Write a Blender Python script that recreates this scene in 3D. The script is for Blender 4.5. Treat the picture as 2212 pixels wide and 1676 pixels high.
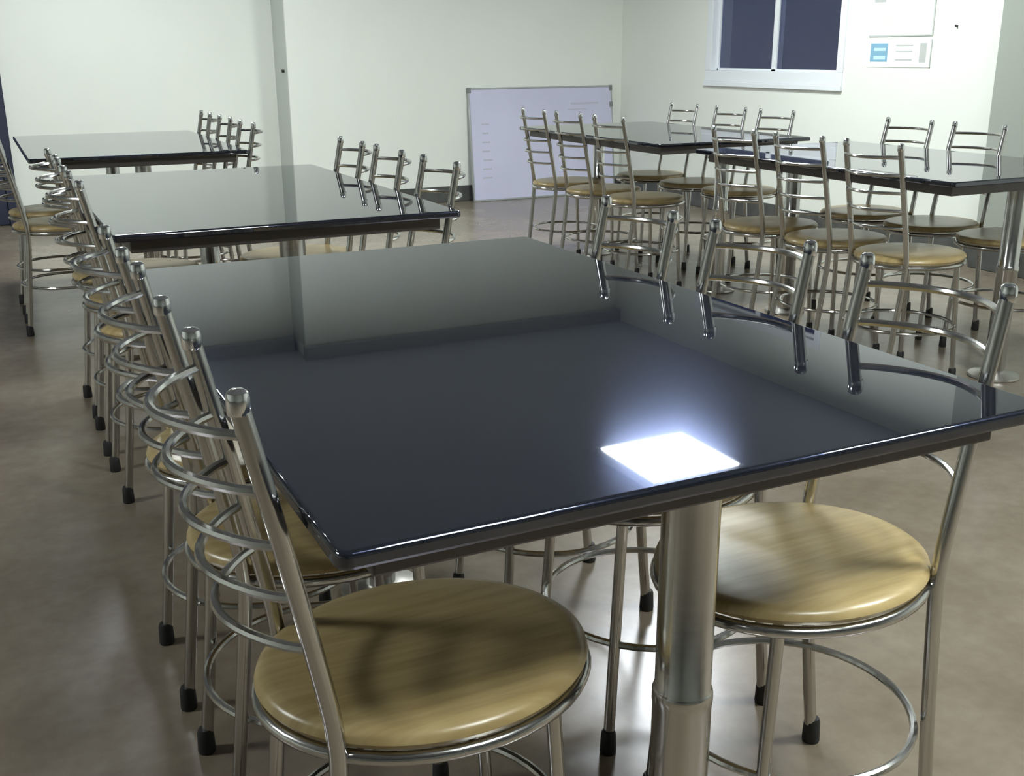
import bpy, bmesh, math, random
from mathutils import Vector, Matrix

# ------------------------------------------------------------------ scene, camera, world, exposure
for o in list(bpy.data.objects):
    bpy.data.objects.remove(o, do_unlink=True)
SC = bpy.context.scene
COL = SC.collection
PI = math.pi
R = random.Random(7)

F_PX, PITCH, ROLL, CAM_H, YAW = 2310.34, 0.304895, 0.004930, 1.16033, 0.456724
cp, sp = math.cos(PITCH), math.sin(PITCH)
fw = Vector((0, cp, -sp)); rt = Vector((1, 0, 0)); dn = fw.cross(rt)
cr, sr = math.cos(ROLL), math.sin(ROLL)
cx = cr * rt + sr * dn
cy = -(-sr * rt + cr * dn)
cz = -fw
cam_m = Matrix((cx, cy, cz)).transposed().to_4x4()
cam_m = Matrix.Rotation(-YAW, 4, 'Z') @ cam_m
cam_m.translation = Vector((0, 0, CAM_H))
cd = bpy.data.cameras.new('camera')
cd.sensor_fit = 'HORIZONTAL'; cd.sensor_width = 36.0; cd.lens = F_PX / 2212.0 * 36.0
cd.clip_start = 0.02; cd.clip_end = 100
cam = bpy.data.objects.new('camera', cd); COL.objects.link(cam); cam.matrix_world = cam_m
SC.camera = cam

W = bpy.data.worlds.new('night_sky'); SC.world = W; W.use_nodes = True
W.node_tree.nodes['Background'].inputs[0].default_value = (0.075, 0.09, 0.185, 1)   # night outside the window
W.node_tree.nodes['Background'].inputs[1].default_value = 0.5
SC.view_settings.view_transform = 'Standard'; SC.view_settings.look = 'None'
SC.view_settings.gamma = 1.0; SC.view_settings.use_curve_mapping = False
SC.view_settings.exposure = 0.0
PANEL_COLOR = (0.93, 1.0, 0.97)
# ceiling panels: x, y, radiance; last two unseen, added as fill
PANELS = [(3.39, 4.83, 99.0), (0.78, 6.45, 72.0), (1.20, -0.20, 62.0), (2.65, 0.45, 80.0), (-2.5, 2.6, 86.0)]

# ------------------------------------------------------------------ materials
def new_mat(name):
    m = bpy.data.materials.new(name); m.use_nodes = True
    nt = m.node_tree
    return m, nt, nt.nodes['Principled BSDF']

def ramp(nt, fac, stops):
    r = nt.nodes.new('ShaderNodeValToRGB')
    e = r.color_ramp.elements
    e[0].position, e[0].color = stops[0][0], (*stops[0][1], 1)
    e[1].position, e[1].color = stops[-1][0], (*stops[-1][1], 1)
    for p, c in stops[1:-1]:
        k = e.new(p); k.color = (*c, 1)
    nt.links.new(fac, r.inputs[0])
    return r.outputs[0]

def noise(nt, scale, detail=4, rough=.55, vec=None):
    n = nt.nodes.new('ShaderNodeTexNoise')
    n.inputs['Scale'].default_value = scale; n.inputs['Detail'].default_value = detail
    n.inputs['Roughness'].default_value = rough
    if vec is not None: nt.links.new(vec, n.inputs['Vector'])
    return n.outputs['Fac']

def obj_coord(nt, scale=(1, 1, 1)):
    t = nt.nodes.new('ShaderNodeTexCoord'); m = nt.nodes.new('ShaderNodeMapping')
    m.inputs['Scale'].default_value = scale
    nt.links.new(t.outputs['Object'], m.inputs['Vector'])
    return m.outputs['Vector']

def bump(nt, b, fac, strength, dist=.002):
    n = nt.nodes.new('ShaderNodeBump'); n.inputs['Strength'].default_value = strength
    n.inputs['Distance'].default_value = dist
    nt.links.new(fac, n.inputs['Height']); nt.links.new(n.outputs[0], b.inputs['Normal'])

def simple(name, col, rough=.5, metal=0.0, var=0.0, scale=8):
    m, nt, b = new_mat(name)
    b.inputs['Roughness'].default_value = rough; b.inputs['Metallic'].default_value = metal
    if var:
        f = noise(nt, scale, vec=obj_coord(nt))
        lo = tuple(c * (1 - var) for c in col); hi = tuple(min(1, c * (1 + var)) for c in col)
        nt.links.new(ramp(nt, f, [(.3, lo), (.7, hi)]), b.inputs['Base Color'])
    else:
        b.inputs['Base Color'].default_value = (*col, 1)
    return m

M = {}
def wall_paint(name, col):
    m, nt, b = new_mat(name)
    v = obj_coord(nt)
    f = noise(nt, 1.1, 5, .6, v)
    nt.links.new(ramp(nt, f, [(.3, tuple(c * .96 for c in col)), (.7, col)]), b.inputs['Base Color'])
    bump(nt, b, noise(nt, 90, 3, .5, v), .08, .001)
    b.inputs['Roughness'].default_value = .55
    return m
M['wall'] = wall_paint('cream_wall_paint', (.81, .835, .785))
M['pillar'] = wall_paint('grey_green_pillar_paint', (.35, .375, .335))
M['recess'] = wall_paint('shaded_recess_side', (.55, .585, .55))  # wall colour greyed to stand in for shade on the recess side
M['ceiling'] = wall_paint('grey_white_ceiling', (.42, .45, .53))
M['cornice'] = wall_paint('grey_cornice_paint', (.42, .44, .45))

def floor_mat():
    m, nt, b = new_mat('worn_brown_stone_floor')
    v = obj_coord(nt)
    f = noise(nt, 2.3, 8, .62, v)
    g = noise(nt, 22, 5, .6, v)
    c1 = ramp(nt, f, [(.28, (.150, .120, .088)), (.5, (.200, .165, .125)), (.72, (.250, .214, .168))])
    c2 = ramp(nt, g, [(.3, (.86, .85, .84)), (.7, (1, 1, 1))])
    mx = nt.nodes.new('ShaderNodeMixRGB'); mx.blend_type = 'MULTIPLY'; mx.inputs[0].default_value = 1
    nt.links.new(c1, mx.inputs[1]); nt.links.new(c2, mx.inputs[2])
    nt.links.new(mx.outputs[0], b.inputs['Base Color'])
    rr = nt.nodes.new('ShaderNodeMapRange')
    rr.inputs['To Min'].default_value = .20; rr.inputs['To Max'].default_value = .29
    b.inputs['Specular IOR Level'].default_value = .38; b.inputs['Specular Tint'].default_value = (.88, .84, 1.0, 1)
    nt.links.new(f, rr.inputs['Value']); nt.links.new(rr.outputs[0], b.inputs['Roughness'])
    bump(nt, b, g, .10, .002)
    return m
M['floor'] = floor_mat()

def granite():
    m, nt, b = new_mat('black_polished_granite')
    v = obj_coord(nt)
    f = noise(nt, 160, 3, .7, v)
    nt.links.new(ramp(nt, f, [(.45, (.0030, .0040, .0075)), (.8, (.010, .012, .020))]), b.inputs['Base Color'])
    b.inputs['Roughness'].default_value = .20
    b.inputs['Specular IOR Level'].default_value = 0.0
    g = nt.nodes.new('ShaderNodeBsdfGlossy')      # bluish lobe added for the halo around the mirrored light
    g.inputs['Color'].default_value = (.0145, .017, .0300, 1); g.inputs['Roughness'].default_value = .125
    ad = nt.nodes.new('ShaderNodeAddShader'); out = nt.nodes['Material Output']
    nt.links.new(b.outputs[0], ad.inputs[0]); nt.links.new(g.outputs[0], ad.inputs[1]); nt.links.new(ad.outputs[0], out.inputs['Surface'])
    b.inputs['Coat Weight'].default_value = 1.0
    b.inputs['Coat Roughness'].default_value = .018
    b.inputs['Coat IOR'].default_value = 1.92
    return m
M['granite'] = granite()

def steel(name, col, rough):
    m, nt, b = new_mat(name)
    v = obj_coord(nt, (1, 1, 6))
    f = noise(nt, 18, 4, .6, v)
    b.inputs['Base Color'].default_value = (*col, 1); b.inputs['Metallic'].default_value = 1
    rr = nt.nodes.new('ShaderNodeMapRange')
    rr.inputs['To Min'].default_value = rough * .75; rr.inputs['To Max'].default_value = rough * 1.35
    nt.links.new(f, rr.inputs['Value']); nt.links.new(rr.outputs[0], b.inputs['Roughness'])
    return m
M['steel'] = steel('polished_steel_tube', (.59, .585, .57), .16)
M['steel_dull'] = steel('brushed_steel_frame', (.56, .54, .51), .30)
M['apron'] = simple('dark_grey_apron_steel', (.115, .102, .098), .38, .3)
M['cap'] = simple('bright_chrome_cap', (.85, .86, .88), .10, 1)
M['rubber'] = simple('black_rubber', (.012, .012, .012), .6)

def seat_wood():
    m, nt, b = new_mat('brown_laminated_wood')
    v = obj_coord(nt, (1.2, 14, 1))
    f = noise(nt, 5, 6, .6, v)
    nt.links.new(ramp(nt, f, [(.25, (.33, .235, .100)), (.5, (.43, .322, .150)), (.75, (.51, .395, .205))]), b.inputs['Base Color'])
    b.inputs['Roughness'].default_value = .30
    bump(nt, b, f, .05, .001)
    return m
M['wood'] = seat_wood()
M['skirting'] = simple('dark_stone_skirting', (.075, .078, .075), .35, 0, .25, 12)
M['frame_white'] = simple('white_window_profile', (.80, .83, .88), .35)
M['board_face'] = simple('lavender_white_board_face', (.59, .59, .77), .28, 0, .05, 2)
M['board_edge'] = simple('grey_aluminium_edge', (.42, .44, .45), .35, .6)
M['ink'] = simple('faded_grey_ink', (.47, .48, .58), .5)
M['corner_plastic'] = simple('dark_corner_plastic', (.20, .21, .21), .5)
M['door_paint'] = simple('dark_navy_door_paint', (.030, .035, .065), .4, 0, .15, 3)
M['paper'] = simple('white_notice_paper', (.90, .91, .90), .5)
M['paper_edge'] = simple('grey_paper_border', (.50, .52, .51), .6)
M['print_blue'] = simple('blue_print', (.22, .42, .58), .5)
M['print_pale'] = simple('pale_blue_print', (.52, .72, .84), .5)
M['print_grey'] = simple('grey_print', (.48, .50, .49), .5)
M['print_cream'] = simple('cream_print', (.80, .77, .68), .5)
M['dark_metal'] = simple('dark_iron', (.05, .05, .05), .5, .6)

def glass_mat():
    m, nt, b = new_mat('tinted_window_glass')
    b.inputs['Base Color'].default_value = (.55, .60, .80, 1)
    b.inputs['Roughness'].default_value = .02
    b.inputs['IOR'].default_value = 1.5
    b.inputs['Transmission Weight'].default_value = 1.0
    return m
M['glass'] = glass_mat()

def emit_mat(name, strength):
    m, nt, b = new_mat(name)
    b.inputs['Base Color'].default_value = (.9, .9, .9, 1)
    b.inputs['Emission Color'].default_value = (*PANEL_COLOR, 1)
    b.inputs['Emission Strength'].default_value = strength
    return m

# ------------------------------------------------------------------ mesh helpers
def mesh_from(bm, name, mat, smooth=True):
    me = bpy.data.meshes.new(name)
    bmesh.ops.recalc_face_normals(bm, faces=bm.faces)
    bm.to_mesh(me); bm.free()
    if mat: me.materials.append(mat)
    if smooth:
        me.polygons.foreach_set('use_smooth', [True] * len(me.polygons))
        try: me.set_sharp_from_angle(angle=math.radians(38))
        except Exception: pass
    me.update()
    return me

def link(name, me, parent=None, loc=None):
    o = bpy.data.objects.new(name, me); COL.objects.link(o)
    if parent is not None: o.parent = parent
    if loc is not None: o.location = loc
    return o

def box(bm, lo, hi, bevel=0.0, seg=2):
    vs = [bm.verts.new((x, y, z)) for x in (lo[0], hi[0]) for y in (lo[1], hi[1]) for z in (lo[2], hi[2])]
    q = [(0, 1, 3, 2), (4, 6, 7, 5), (0, 4, 5, 1), (2, 3, 7, 6), (0, 2, 6, 4), (1, 5, 7, 3)]
    fs = [bm.faces.new([vs[i] for i in f]) for f in q]
    if bevel:
        es = list({e for f in fs for e in f.edges})
        bmesh.ops.bevel(bm, geom=es, offset=bevel, segments=seg, profile=.5, affect='EDGES')

def box_mesh(name, lo, hi, mat, bevel=0.0, seg=2):
    bm = bmesh.new(); box(bm, lo, hi, bevel, seg)
    return mesh_from(bm, name, mat, False)

def tube(bm, pts, rad, seg=10, closed=False, cap=True):
    pts = [Vector(p) for p in pts]; n = len(pts)
    rads = rad if isinstance(rad, (list, tuple)) else [rad] * n
    prev = None; rings = []
    for i, p in enumerate(pts):
        if closed: t = pts[(i + 1) % n] - pts[i - 1]
        else: t = pts[min(i + 1, n - 1)] - pts[max(i - 1, 0)]
        t.normalize()
        if prev is None:
            a = Vector((0, 0, 1)) if abs(t.z) < .9 else Vector((1, 0, 0))
            u = t.cross(a).normalized()
        else:
            u = (prev - t * prev.dot(t)).normalized()
        prev = u; w = t.cross(u)
        rings.append([bm.verts.new(p + (u * math.cos(2 * PI * k / seg) + w * math.sin(2 * PI * k / seg)) * rads[i]) for k in range(seg)])
    for i in range(n if closed else n - 1):
        a, b = rings[i], rings[(i + 1) % n]
        for k in range(seg):
            bm.faces.new((a[k], a[(k + 1) % seg], b[(k + 1) % seg], b[k]))
    if cap and not closed:
        bm.faces.new(rings[0]); bm.faces.new(rings[-1])

def tube_mesh(name, pts, rad, mat, seg=10, closed=False):
    bm = bmesh.new(); tube(bm, pts, rad, seg, closed)
    return mesh_from(bm, name, mat)

def lathe(name, prof, mat, seg=32, centre=(0, 0)):
    bm = bmesh.new(); rings = []
    for r, z in prof:
        if r < 1e-6: rings.append([bm.verts.new((centre[0], centre[1], z))])
        else: rings.append([bm.verts.new((centre[0] + r * math.cos(2 * PI * k / seg), centre[1] + r * math.sin(2 * PI * k / seg), z)) for k in range(seg)])
    for a, b in zip(rings, rings[1:]):
        for k in range(seg):
            k2 = (k + 1) % seg
            if len(a) == 1: bm.faces.new((a[0], b[k], b[k2]))
            elif len(b) == 1: bm.faces.new((a[k], b[0], a[k2]))
            else: bm.faces.new((a[k], b[k], b[k2], a[k2]))
    return mesh_from(bm, name, mat)

def thing(name, label, cat, loc=(0, 0, 0), rz=0, group=None):
    o = bpy.data.objects.new(name, None); COL.objects.link(o)
    o.empty_display_size = .1
    o.location = loc; o.rotation_euler = (0, 0, rz)
    o['label'] = label; o['category'] = cat
    if group: o['group'] = group
    return o

def struct(name, me, label=None):
    o = link(name, me); o['kind'] = 'structure'
    if label: o['label'] = label
    return o

# ------------------------------------------------------------------ room shell
X0, X1, Y0, Y1, H = -5.2, 5.0, -6.5, 8.05, 2.65
YR = 8.40                                   # recessed left stretch of the back wall
XS = 2.14                                   # where the recess ends
T = .22
struct('floor', box_mesh('floor', (X0 - T, Y0 - T, -.12), (X1 + T, YR + T, 0), M['floor']), 'worn brown polished stone floor')
struct('ceiling', box_mesh('ceiling', (X0 - T, Y0 - T, H), (X1 + T, YR + T, H + .12), M['ceiling']), 'plain grey white ceiling')
bm = bmesh.new()
box(bm, (XS, Y1, 0), (X1 + T, YR + T, H))
box(bm, (X0 - T, YR, 0), (XS, YR + T, H))
struct('wall_back', mesh_from(bm, 'wall_back', M['wall'], False), 'pale cream back wall with a shallow recess on its left part')
# right wall with the window opening
WY0, WY1, WZ0, WZ1 = 5.40, 6.85, .92, 2.30
bm = bmesh.new()
box(bm, (X1, Y0, 0), (X1 + T, WY0, H)); box(bm, (X1, WY1, 0), (X1 + T, Y1, H))
box(bm, (X1, WY0, 0), (X1 + T, WY1, WZ0)); box(bm, (X1, WY0, WZ1), (X1 + T, WY1, H))
struct('wall_right', mesh_from(bm, 'wall_right', M['wall'], False), 'bright cream wall with the window')
struct('wall_left', box_mesh('wall_left', (X0 - T, Y0, 0), (X0, YR, H), M['wall']))
struct('wall_front', box_mesh('wall_front', (X0 - T, Y0 - T, 0), (X1 + T, Y0, H), M['wall']))
struct('trim_1', box_mesh('pillar', (X1 - .10, 3.25, 0), (X1, 4.16, H), M['pillar'], .004), 'grey green painted pillar at the end of the bright wall')
bm = bmesh.new()
box(bm, (XS - .02, Y1 - .09, H - .10), (X1, Y1, H)); box(bm, (X0, YR - .09, H - .10), (XS - .02, YR, H))
struct('trim_2', mesh_from(bm, 'cornice', M['cornice'], False), 'grey cornice under the ceiling along the back wall')
def skirting(name, lo, hi):
    return struct(name, box_mesh(name, lo, hi, M['skirting'], .004, 1), 'dark stone skirting at the foot of the wall')
skirting('baseboard_back', (XS - .012, Y1 - .014, 0), (X1 - .014, Y1, .125))
skirting('baseboard_recess', (.24, YR - .014, 0), (XS - .012, YR, .125))
skirting('baseboard_right', (X1 - .014, 4.16, 0), (X1, Y1, .125))
skirting('baseboard_pillar', (X1 - .116, 3.24, 0), (X1 - .10, 4.172, .135))
skirting('baseboard_left', (X0, Y0, 0), (X0 + .014, YR, .125))

struct('trim_3', box_mesh('recess_edge', (XS - .006, Y1 + .0, .125), (XS, YR, H - .10), M['recess'], 0), 'side of the wall recess, its shade put into a greyer colour')  # thin panel over the side face, carries its shade as colour

# window: white profile frame, two dark sliding panes
win = bpy.data.objects.new('window_1', None); COL.objects.link(win); win['kind'] = 'structure'
win['label'] = 'white framed two pane sliding window, dark with night outside'
XF = X1 - .012
def wpart(name, lo, hi, mat, bevel=.004):
    return link(name, box_mesh(name, lo, hi, mat, bevel), win)
wpart('sill', (X1 - .022, WY0 - .004, WZ0 - .012), (X1 + .16, WY1 + .004, WZ0 + .022), M['frame_white'])
wpart('frame_bottom', (XF, WY0, WZ0 + .022), (X1 + .09, WY1, WZ0 + .10), M['frame_white'])
wpart('frame_top', (XF, WY0, WZ1 - .06), (X1 + .09, WY1, WZ1), M['frame_white'])
wpart('frame_side', (XF, WY0, WZ0 + .10), (X1 + .09, WY0 + .055, WZ1 - .06), M['frame_white'])
wpart('frame_side', (XF, WY1 - .065, WZ0 + .10), (X1 + .09, WY1, WZ1 - .06), M['frame_white'])
WM = 6.10
for nm, (a, b, dx) in (('sash', (WY0 + .055, WM + .02, .0)), ('sash', (WM - .02, WY1 - .065, .035))):
    s = bpy.data.objects.new(nm, None)
    bm = bmesh.new()
    xa, xb = X1 + .012 + dx, X1 + .042 + dx
    z0, z1 = WZ0 + .10, WZ1 - .06
    wd = .023
    box(bm, (xa, a, z0), (xb, a + (wd * 2 if a > WM - .1 else wd * .8), z1), .002, 1)
    box(bm, (xa, b - (wd * 2 if a < WM - .1 else wd * .8), z0), (xb, b, z1), .002, 1)
    box(bm, (xa, a, z0), (xb, b, z0 + .016), .002, 1); box(bm, (xa, a, z1 - .03), (xb, b, z1), .002, 1)
    s = link(nm, mesh_from(bm, nm, M['frame_white']), win)
    link('pane', box_mesh('pane', (xa + .012, a + .01, z0 + .01), (xa + .017, b - .01, z1 - .02), M['glass']), s)

# dark door at the far left of the back wall
door = bpy.data.objects.new('door_1', None); COL.objects.link(door); door['kind'] = 'structure'
door['label'] = 'dark navy door at the left end of the back wall'
link('panel', box_mesh('panel', (-.72, YR - .045, .01), (.16, YR - .005, 2.05), M['door_paint'], .004), door)
bm = bmesh.new()
box(bm, (.16, YR - .06, 0), (.23, YR, 2.12), .004, 1); box(bm, (-.79, YR - .06, 0), (-.72, YR, 2.12), .004, 1)
box(bm, (-.72, YR - .06, 2.05), (.16, YR, 2.12), .004, 1)
link('door_frame', mesh_from(bm, 'door_frame', M['door_paint']), door)
bm = bmesh.new(); tube(bm, [(.09, YR - .045, 1.0), (.09, YR - .10, 1.0), (-.03, YR - .10, 1.0)], .009, 8)
link('door_handle', mesh_from(bm, 'door_handle', M['steel_dull']), door)

# ------------------------------------------------------------------ ceiling light panels
def ceiling_light(x, y, rad, label):
    t = thing('ceiling_light', label, 'ceiling light', (x, y, H), 0, 'square light panels on the ceiling')
    bm = bmesh.new()
    for a, b in (((-.31, -.31), (.31, -.29)), ((-.31, .29), (.31, .31)), ((-.31, -.29), (-.29, .29)), ((.29, -.29), (.31, .29))):
        box(bm, (a[0], a[1], -.055), (b[0], b[1], 0), .002, 1)
    link('frame', mesh_from(bm, 'frame', M['frame_white']), t)
    link('diffuser', box_mesh('diffuser', (-.288, -.288, -.05), (.288, .288, -.012), emit_mat('lit_diffuser', rad)), t)
lab = ['square lit ceiling panel near the window wall, mirrored in the front table',
       'square lit ceiling panel above the back of the left row',
       'square lit ceiling panel overhead, just short of the front table',
       'unseen ceiling panel added to brighten the right front seat and floor',
       'unseen ceiling panel added to light the left floor and chair rails']
for (x, y, r), l in zip(PANELS, lab): ceiling_light(x, y, r, l)

# ------------------------------------------------------------------ tables
TW, TL, TT = .900, 1.405, .0185
def rounded_slab(name, w, l, z0, z1, mat):
    bm = bmesh.new(); box(bm, (0, 0, z0), (w, l, z1))
    vert = [e for e in bm.edges if abs(e.verts[0].co.z - e.verts[1].co.z) > .001]
    bmesh.ops.bevel(bm, geom=vert, offset=.014, segments=6, profile=.5, affect='EDGES')
    top = [e for e in bm.edges if min(v.co.z for v in e.verts) > z1 - 1e-5]
    bmesh.ops.bevel(bm, geom=top, offset=.0065, segments=16, profile=.5, affect='EDGES')
    bot = [e for e in bm.edges if max(v.co.z for v in e.verts) < z0 + 1e-5]
    bmesh.ops.bevel(bm, geom=bot, offset=.004, segments=2, profile=.5, affect='EDGES')
    return mesh_from(bm, name, mat, False)

tbl_cache = {}
def make_table(label, x, y, w, l):
    t = thing('dining_table', label, 'table', (x, y, 0), 0, 'black granite dining tables')
    key = (w, l)
    if key not in tbl_cache:
        c = {}
        c['top'] = rounded_slab('tabletop', w, l, .75 - TT, .75, M['granite'])
        zt, zb, i = .75 - TT, .697, .045
        c['rail_x'] = box_mesh('apron_rail', (i, -.015, zb), (w - i, .015, zt), M['apron'], .003)
        c['rail_y'] = box_mesh('apron_rail', (-.015, i + .015, zb), (.015, l - i - .015, zt), M['apron'], .003)
        c['leg'] = lathe('leg', [(0, .012), (.0365, .012), (.0365, .395), (.0375, .398), (.0375, .412), (.0365, .415), (.0345, .418), (.0345, .688), (.0345, .70), (0, .70)], M['steel'], 28)
        c['flange'] = lathe('floor_flange', [(0, 0), (.087, 0), (.09, .004), (.088, .011), (.052, .018), (.040, .022), (0, .022)], M['steel_dull'], 36)
        c['plate'] = box_mesh('mounting_plate', (-.045, -.045, .700), (.045, .045, zt), M['steel_dull'], .002)
        tbl_cache[key] = c
    c = tbl_cache[key]
    link('tabletop', c['top'], t)
    link('apron_rail', c['rail_x'], t, (0, .06, 0)); link('apron_rail', c['rail_x'], t, (0, l - .06, 0))
    link('apron_rail', c['rail_y'], t, (.06, 0, 0)); link('apron_rail', c['rail_y'], t, (w - .06, 0, 0))
    for yy in (.125, l - .125):
        g = link('leg', c['leg'], t, (w * .5 + .012, yy, 0))
        link('floor_flange', c['flange'], g); link('mounting_plate', c['plate'], g)
    return t
TABLES = {
    1: (.231, .81, TW - .004, TL, 'black granite table nearest the camera, a white light square mirrored in its top'),
    2: (.262, 2.668, TW, TL + .03, 'black granite table in the middle of the left row, just behind the front table'),
    3: (.190, 4.85, TW, TL + .03, 'black granite table at the back of the left row, closest to the dark door'),
    4: (2.82, 2.50, TW, TL + .02, 'black granite table beside the pillar, its corner pointing at the camera'),
    5: (2.82, 4.20, TW, TL + .03, 'black granite table in front of the whiteboard, behind the pillar table'),
}
for k in TABLES:
    x, y, w, l, lb = TABLES[k]; make_table(lb, x, y, w, l)

# ------------------------------------------------------------------ chairs (local: faces +X, seat centre at origin)
SR = .186
def chair_meshes():
    c = {}
    e = .022
    c['seat'] = lathe('seat', [(0, .4445), (SR - .014, .4445), (SR - .004, .448), (SR, .455), (SR - .002, .462), (SR - .008, .467), (SR - .018, .4695), (SR * .5, .4685), (0, .4680)], M['wood'], 56)
    c['seat_ring'] = tube_mesh('seat_ring', [((SR - .004) * math.cos(a), (SR - .004) * math.sin(a), .4365) for a in [2 * PI * k / 48 for k in range(48)]], .0085, M['steel'], 10, True)
    for s, nm in ((-1, 'rear_a'), (1, 'rear_b')):
        pts = [(-.192, s * .128, .03), (-.168, s * .131, .24), (-.152, s * .1335, .40), (-.1505, s * .134, .46), (-.160, s * .1335, .53), (-.192, s * .1315, .70), (-.222, s * .129, .848)]
        # smooth the bend with a Catmull-Rom pass
        P = [Vector(p) for p in pts]; sm = []
        for i in range(len(P) - 1):
            p0, p1, p2, p3 = P[max(i - 1, 0)], P[i], P[i + 1], P[min(i + 2, len(P) - 1)]
            for q in range(3):
                u = q / 3
                sm.append(.5 * ((2 * p1) + (p2 - p0) * u + (2 * p0 - 5 * p1 + 4 * p2 - p3) * u * u + (3 * p1 - p0 - 3 * p2 + p3) * u ** 3))
        sm.append(P[-1])
        c[nm] = tube_mesh('rear_leg', sm, .0105, M['steel'], 12)
        tx, ty, tz = pts[-1]
        c[nm + '_cap'] = lathe('end_cap', [(0, tz + .016), (.006, tz + .0155), (.0102, tz + .0125), (.0115, tz + .007), (.0115, tz - .006), (.0107, tz - .009), (0, tz - .009)], M['cap'], 16, (tx, ty))
        fx, fy, fz = pts[0]
        c[nm + '_foot'] = lathe('rubber_foot', [(0, 0), (.0145, 0), (.0155, .004), (.0140, .040), (.0115, .046), (0, .046)], M['rubber'], 14, (fx - .003, fy))
        pts = [(.140, s * .128, .03), (.128, s * .122, .23), (.116, s * .116, .432)]
        c['front_' + nm[-1]] = tube_mesh('front_leg', pts, .0095, M['steel'], 12)
        c['front_' + nm[-1] + '_foot'] = lathe('rubber_foot', [(0, 0), (.0135, 0), (.0145, .004), (.0130, .038), (.0105, .044), (0, .044)], M['rubber'], 14, (.141, s * .1285))
    def post_x(z):
        return -.160 - (z - .53) / (.848 - .53) * .062
    def post_y(z):
        return .1335 - (z - .53) / (.848 - .53) * .0045
    for k in ('seat', 'seat_ring'):
        for v in c[k].vertices: v.co.x *= 1.11; v.co.y *= .955
    c['rails'] = []
    for z in (.816, .757, .697, .637, .577):
        pts = []
        for k in range(15):
            u = -1 + 2 * k / 14
            bow = .072 * math.cos(u * PI / 2) ** .8 if abs(u) < 1 else 0
            pts.append((post_x(z) - bow, post_y(z) * u, z))
        c['rails'].append(tube_mesh('back_rail', pts, .0056, M['steel'], 8))
    c['foot_ring'] = tube_mesh('foot_ring', [(-.012 + SR * math.cos(a), SR * math.sin(a), .205) for a in [2 * PI * k / 48 for k in range(48)]], .0062, M['steel'], 8, True)
    return c
CM = chair_meshes()
def make_chair(label, x, y, rz, group):
    t = thing('cafe_chair', label, 'chair', (x, y, 0), rz, group)
    link('seat', CM['seat'], t); link('seat_ring', CM['seat_ring'], t)
    for k in 'ab':
        g = link('rear_leg', CM['rear_' + k], t)
        link('end_cap', CM['rear_' + k + '_cap'], g); link('rubber_foot', CM['rear_' + k + '_foot'], g)
        g = link('front_leg', CM['front_' + k], t); link('rubber_foot', CM['front_' + k + '_foot'], g)
    for m in CM['rails']: link('back_rail', m, t)
    link('foot_ring', CM['foot_ring'], t)
    return t

FRONT, MIDDLE, REAR, PIL, WB = 'front table', 'middle table of the left row', 'rear table of the left row', 'pillar table', 'whiteboard table'
ORD = ['nearest', 'middle', 'farthest']
A = 'chrome ladder-back chair with round wooden seat, '
rows = [
    # x of seat centre, [y...], facing, row description, group
    (.413, [1.085, 1.53, 1.935], 0, ['left of front table, nearest camera', 'left of front table, middle of three', 'left of front table, third from the camera'], 'chairs along the front table'),
    (.988, [1.088, 1.475, 1.87], PI, ['right of front table, nearest camera', 'right of front table, middle of three', 'right of front table, third from the camera'], 'chairs along the front table'),
    (.440, [2.99, 3.385, 3.775], 0, ['left of second table in left row, nearest', 'left of second table in left row, middle', 'left of second table in left row, farthest'], 'chairs along the second left table'),
    (1.0, [2.965, 3.41, 3.80], PI, ['right of second table in left row, nearest', 'right of second table in left row, middle', 'right of second table in left row, farthest'], 'chairs along the second left table'),
    (.310, [5.05, 5.50], 0, ['left of rearmost left table, nearer of two', 'left of rearmost left table, farther of two'], 'chairs along the rear left table'),
    (.915, [5.05, 5.53, 6.02], PI, ['right of rearmost left table, nearest', 'right of rearmost left table, middle', 'right of rearmost left table, farthest'], 'chairs along the rear left table'),
    (2.98, [2.80, 3.185, 3.575], 0, ['aisle side of pillar table, nearest, back to camera', 'aisle side of pillar table, middle', 'aisle side of pillar table, farthest'], 'chairs along the pillar table'),
    (3.585, [2.885, 3.275, 3.66], PI, ['pillar side of pillar table, nearest, cut by frame', 'pillar side of pillar table, middle', 'pillar side of pillar table, farthest'], 'chairs along the pillar table'),
    (2.98, [4.55, 4.945, 5.335], 0, ['aisle side of whiteboard table, nearest', 'aisle side of whiteboard table, middle', 'aisle side of whiteboard table, closest to whiteboard'], 'chairs along the whiteboard table'),
    (3.585, [4.575, 4.965, 5.41], PI, ['wall side of whiteboard table, nearest', 'wall side of whiteboard table, middle', 'wall side of whiteboard table, farthest'], 'chairs along the whiteboard table'),
]
for x, ys, rz, ls, grp in rows:
    for y, l in zip(ys, ls):
        make_chair(A + l, x + R.uniform(-.003, .003), y, rz + R.uniform(-.025, .025), grp)

# ------------------------------------------------------------------ whiteboard leaning in the corner
BW, BH = 1.33, .89
wb = thing('whiteboard', 'lavender white board with thin grey edge leaning against the back wall', 'whiteboard', (3.565, Y1 - .115, .0))
ang = math.asin((.115 - .022) / BH)
wb.rotation_euler = (-ang, 0, 0)
link('board', box_mesh('board', (.012, 0, .012), (BW - .012, .014, BH - .012), M['board_face']), wb)
bm = bmesh.new()
box(bm, (0, -.004, 0), (.014, .018, BH), .002, 1); box(bm, (BW - .014, -.004, 0), (BW, .018, BH), .002, 1)
box(bm, (.014, -.004, 0), (BW - .014, .018, .014), .002, 1); box(bm, (.014, -.004, BH - .014), (BW - .014, .018, BH), .002, 1)
link('edge_frame', mesh_from(bm, 'edge_frame', M['board_edge']), wb)
cm_ = box_mesh('corner_cap', (-.004, -.007, -.022), (.026, .020, .022), M['corner_plastic'], .003)
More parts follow.
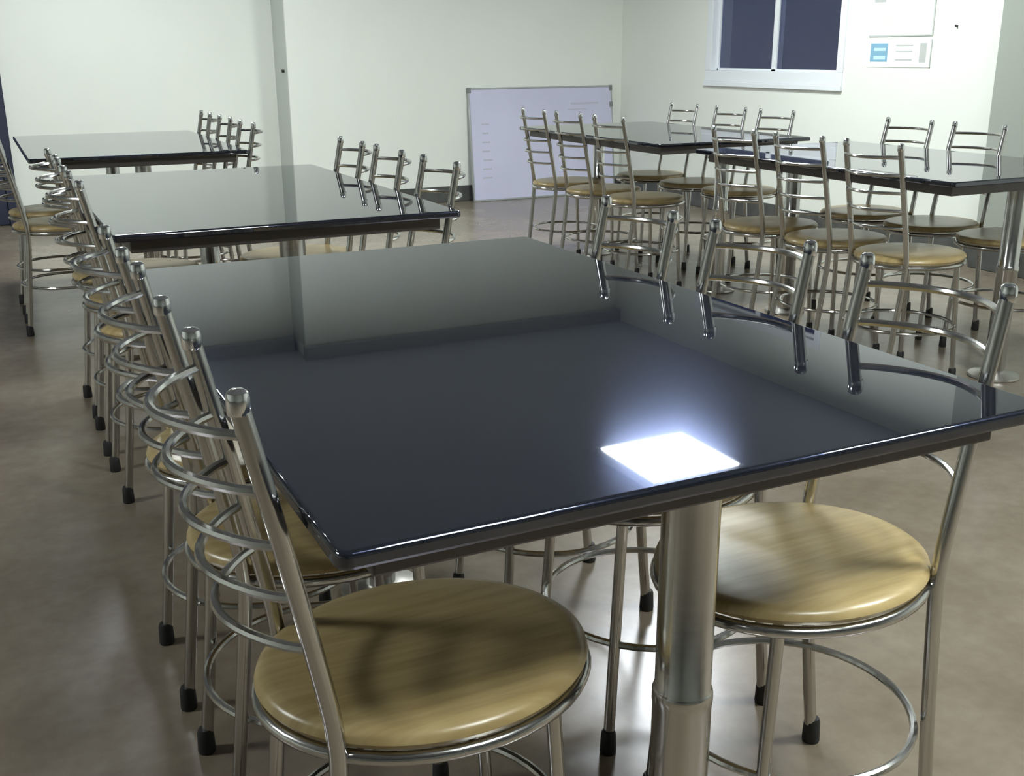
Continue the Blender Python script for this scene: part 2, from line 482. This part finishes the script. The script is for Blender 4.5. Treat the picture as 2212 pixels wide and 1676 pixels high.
link('corner_cap', cm_, wb, (0, 0, BH - .02)); link('corner_cap', cm_, wb, (BW - .024, 0, BH - .02)); link('corner_cap', cm_, wb, (BW - .024, 0, BH - .155))
def stroke(x0, x1, z0, z1):
    link('written_line', box_mesh('written_line', (x0, -.0016, z0), (x1, .0005, z1), M['ink']), wb)
for k in range(7):
    z = .60 - k * .07
    stroke(.10 + R.uniform(-.01, .01), .15 + R.uniform(0, .04), z, z + .012)
stroke(.93, 1.19, BH - .145, BH - .133); stroke(.90, 1.08, BH - .19, BH - .183)

# ------------------------------------------------------------------ notices and fittings on the bright wall
def sheet(label, y0, y1, z0, z1, group):
    t = thing('wall_notice', label, 'notice', (X1, y0, z0), 0, group)
    link('paper', box_mesh('paper', (-.004, 0, 0), (-.0005, y1 - y0, z1 - z0), M['paper']), t)
    return t
def mark(t, name, y0, y1, z0, z1, mat, dx=.0052):
    link(name, box_mesh(name, (-dx, y0, z0), (-.0038, y1, z1), mat), t)
# lower notice: faces -x, so picture-left is larger y
t = sheet('white notice with blue logo low on the bright wall', 4.70, 5.20, 1.06, 1.215, 'notices beside the window')
mark(t, 'blue_logo', .335, .475, .030, .135, M['print_blue']); mark(t, 'pale_stripe', .350, .445, .092, .112, M['print_pale'], .0062); mark(t, 'pale_stripe', .350, .445, .042, .064, M['print_pale'], .0062)
for z in (.118, .085, .038): mark(t, 'text_line', .14, .27, z, z + .008, M['print_grey'])
mark(t, 'dark_block', .035, .085, .028, .135, M['print_grey'])
mark(t, 'border', 0, .006, 0, .155, M['paper_edge'])
t = sheet('tall white poster above the blue logo notice, beside the window', 4.70, 5.20, 1.235, 1.80, 'notices beside the window')
mark(t, 'border', 0, .010, 0, .565, M['paper_edge']); mark(t, 'border', .01, .50, 0, .008, M['paper_edge'])
mark(t, 'grey_block', .385, .475, .195, .30, M['print_grey']); mark(t, 'text_line', .05, .38, .212, .220, M['print_grey'])
mark(t, 'cream_blot', .30, .40, .075, .135, M['print_cream'])
for k in range(6): mark(t, 'text_line', .06, .44, .33 + k * .035, .336 + k * .035, M['print_grey'])
bm = bmesh.new(); tube(bm, [(X1 + .01, 4.535, 1.282), (X1 - .014, 4.535, 1.284)], .006, 8)
n = link('wall_nail', mesh_from(bm, 'wall_nail', M['dark_metal']))
n['label'] = 'small dark nail in the bright wall right of the notices'; n['category'] = 'nail'
bm = bmesh.new(); tube(bm, [(XS + .01, 8.13, 1.03), (XS - .025, 8.13, 1.03)], .011, 8)
n = link('wall_bolt', mesh_from(bm, 'wall_bolt', M['dark_metal']))
n['label'] = 'small dark bolt on the side of the wall recess'; n['category'] = 'bolt'
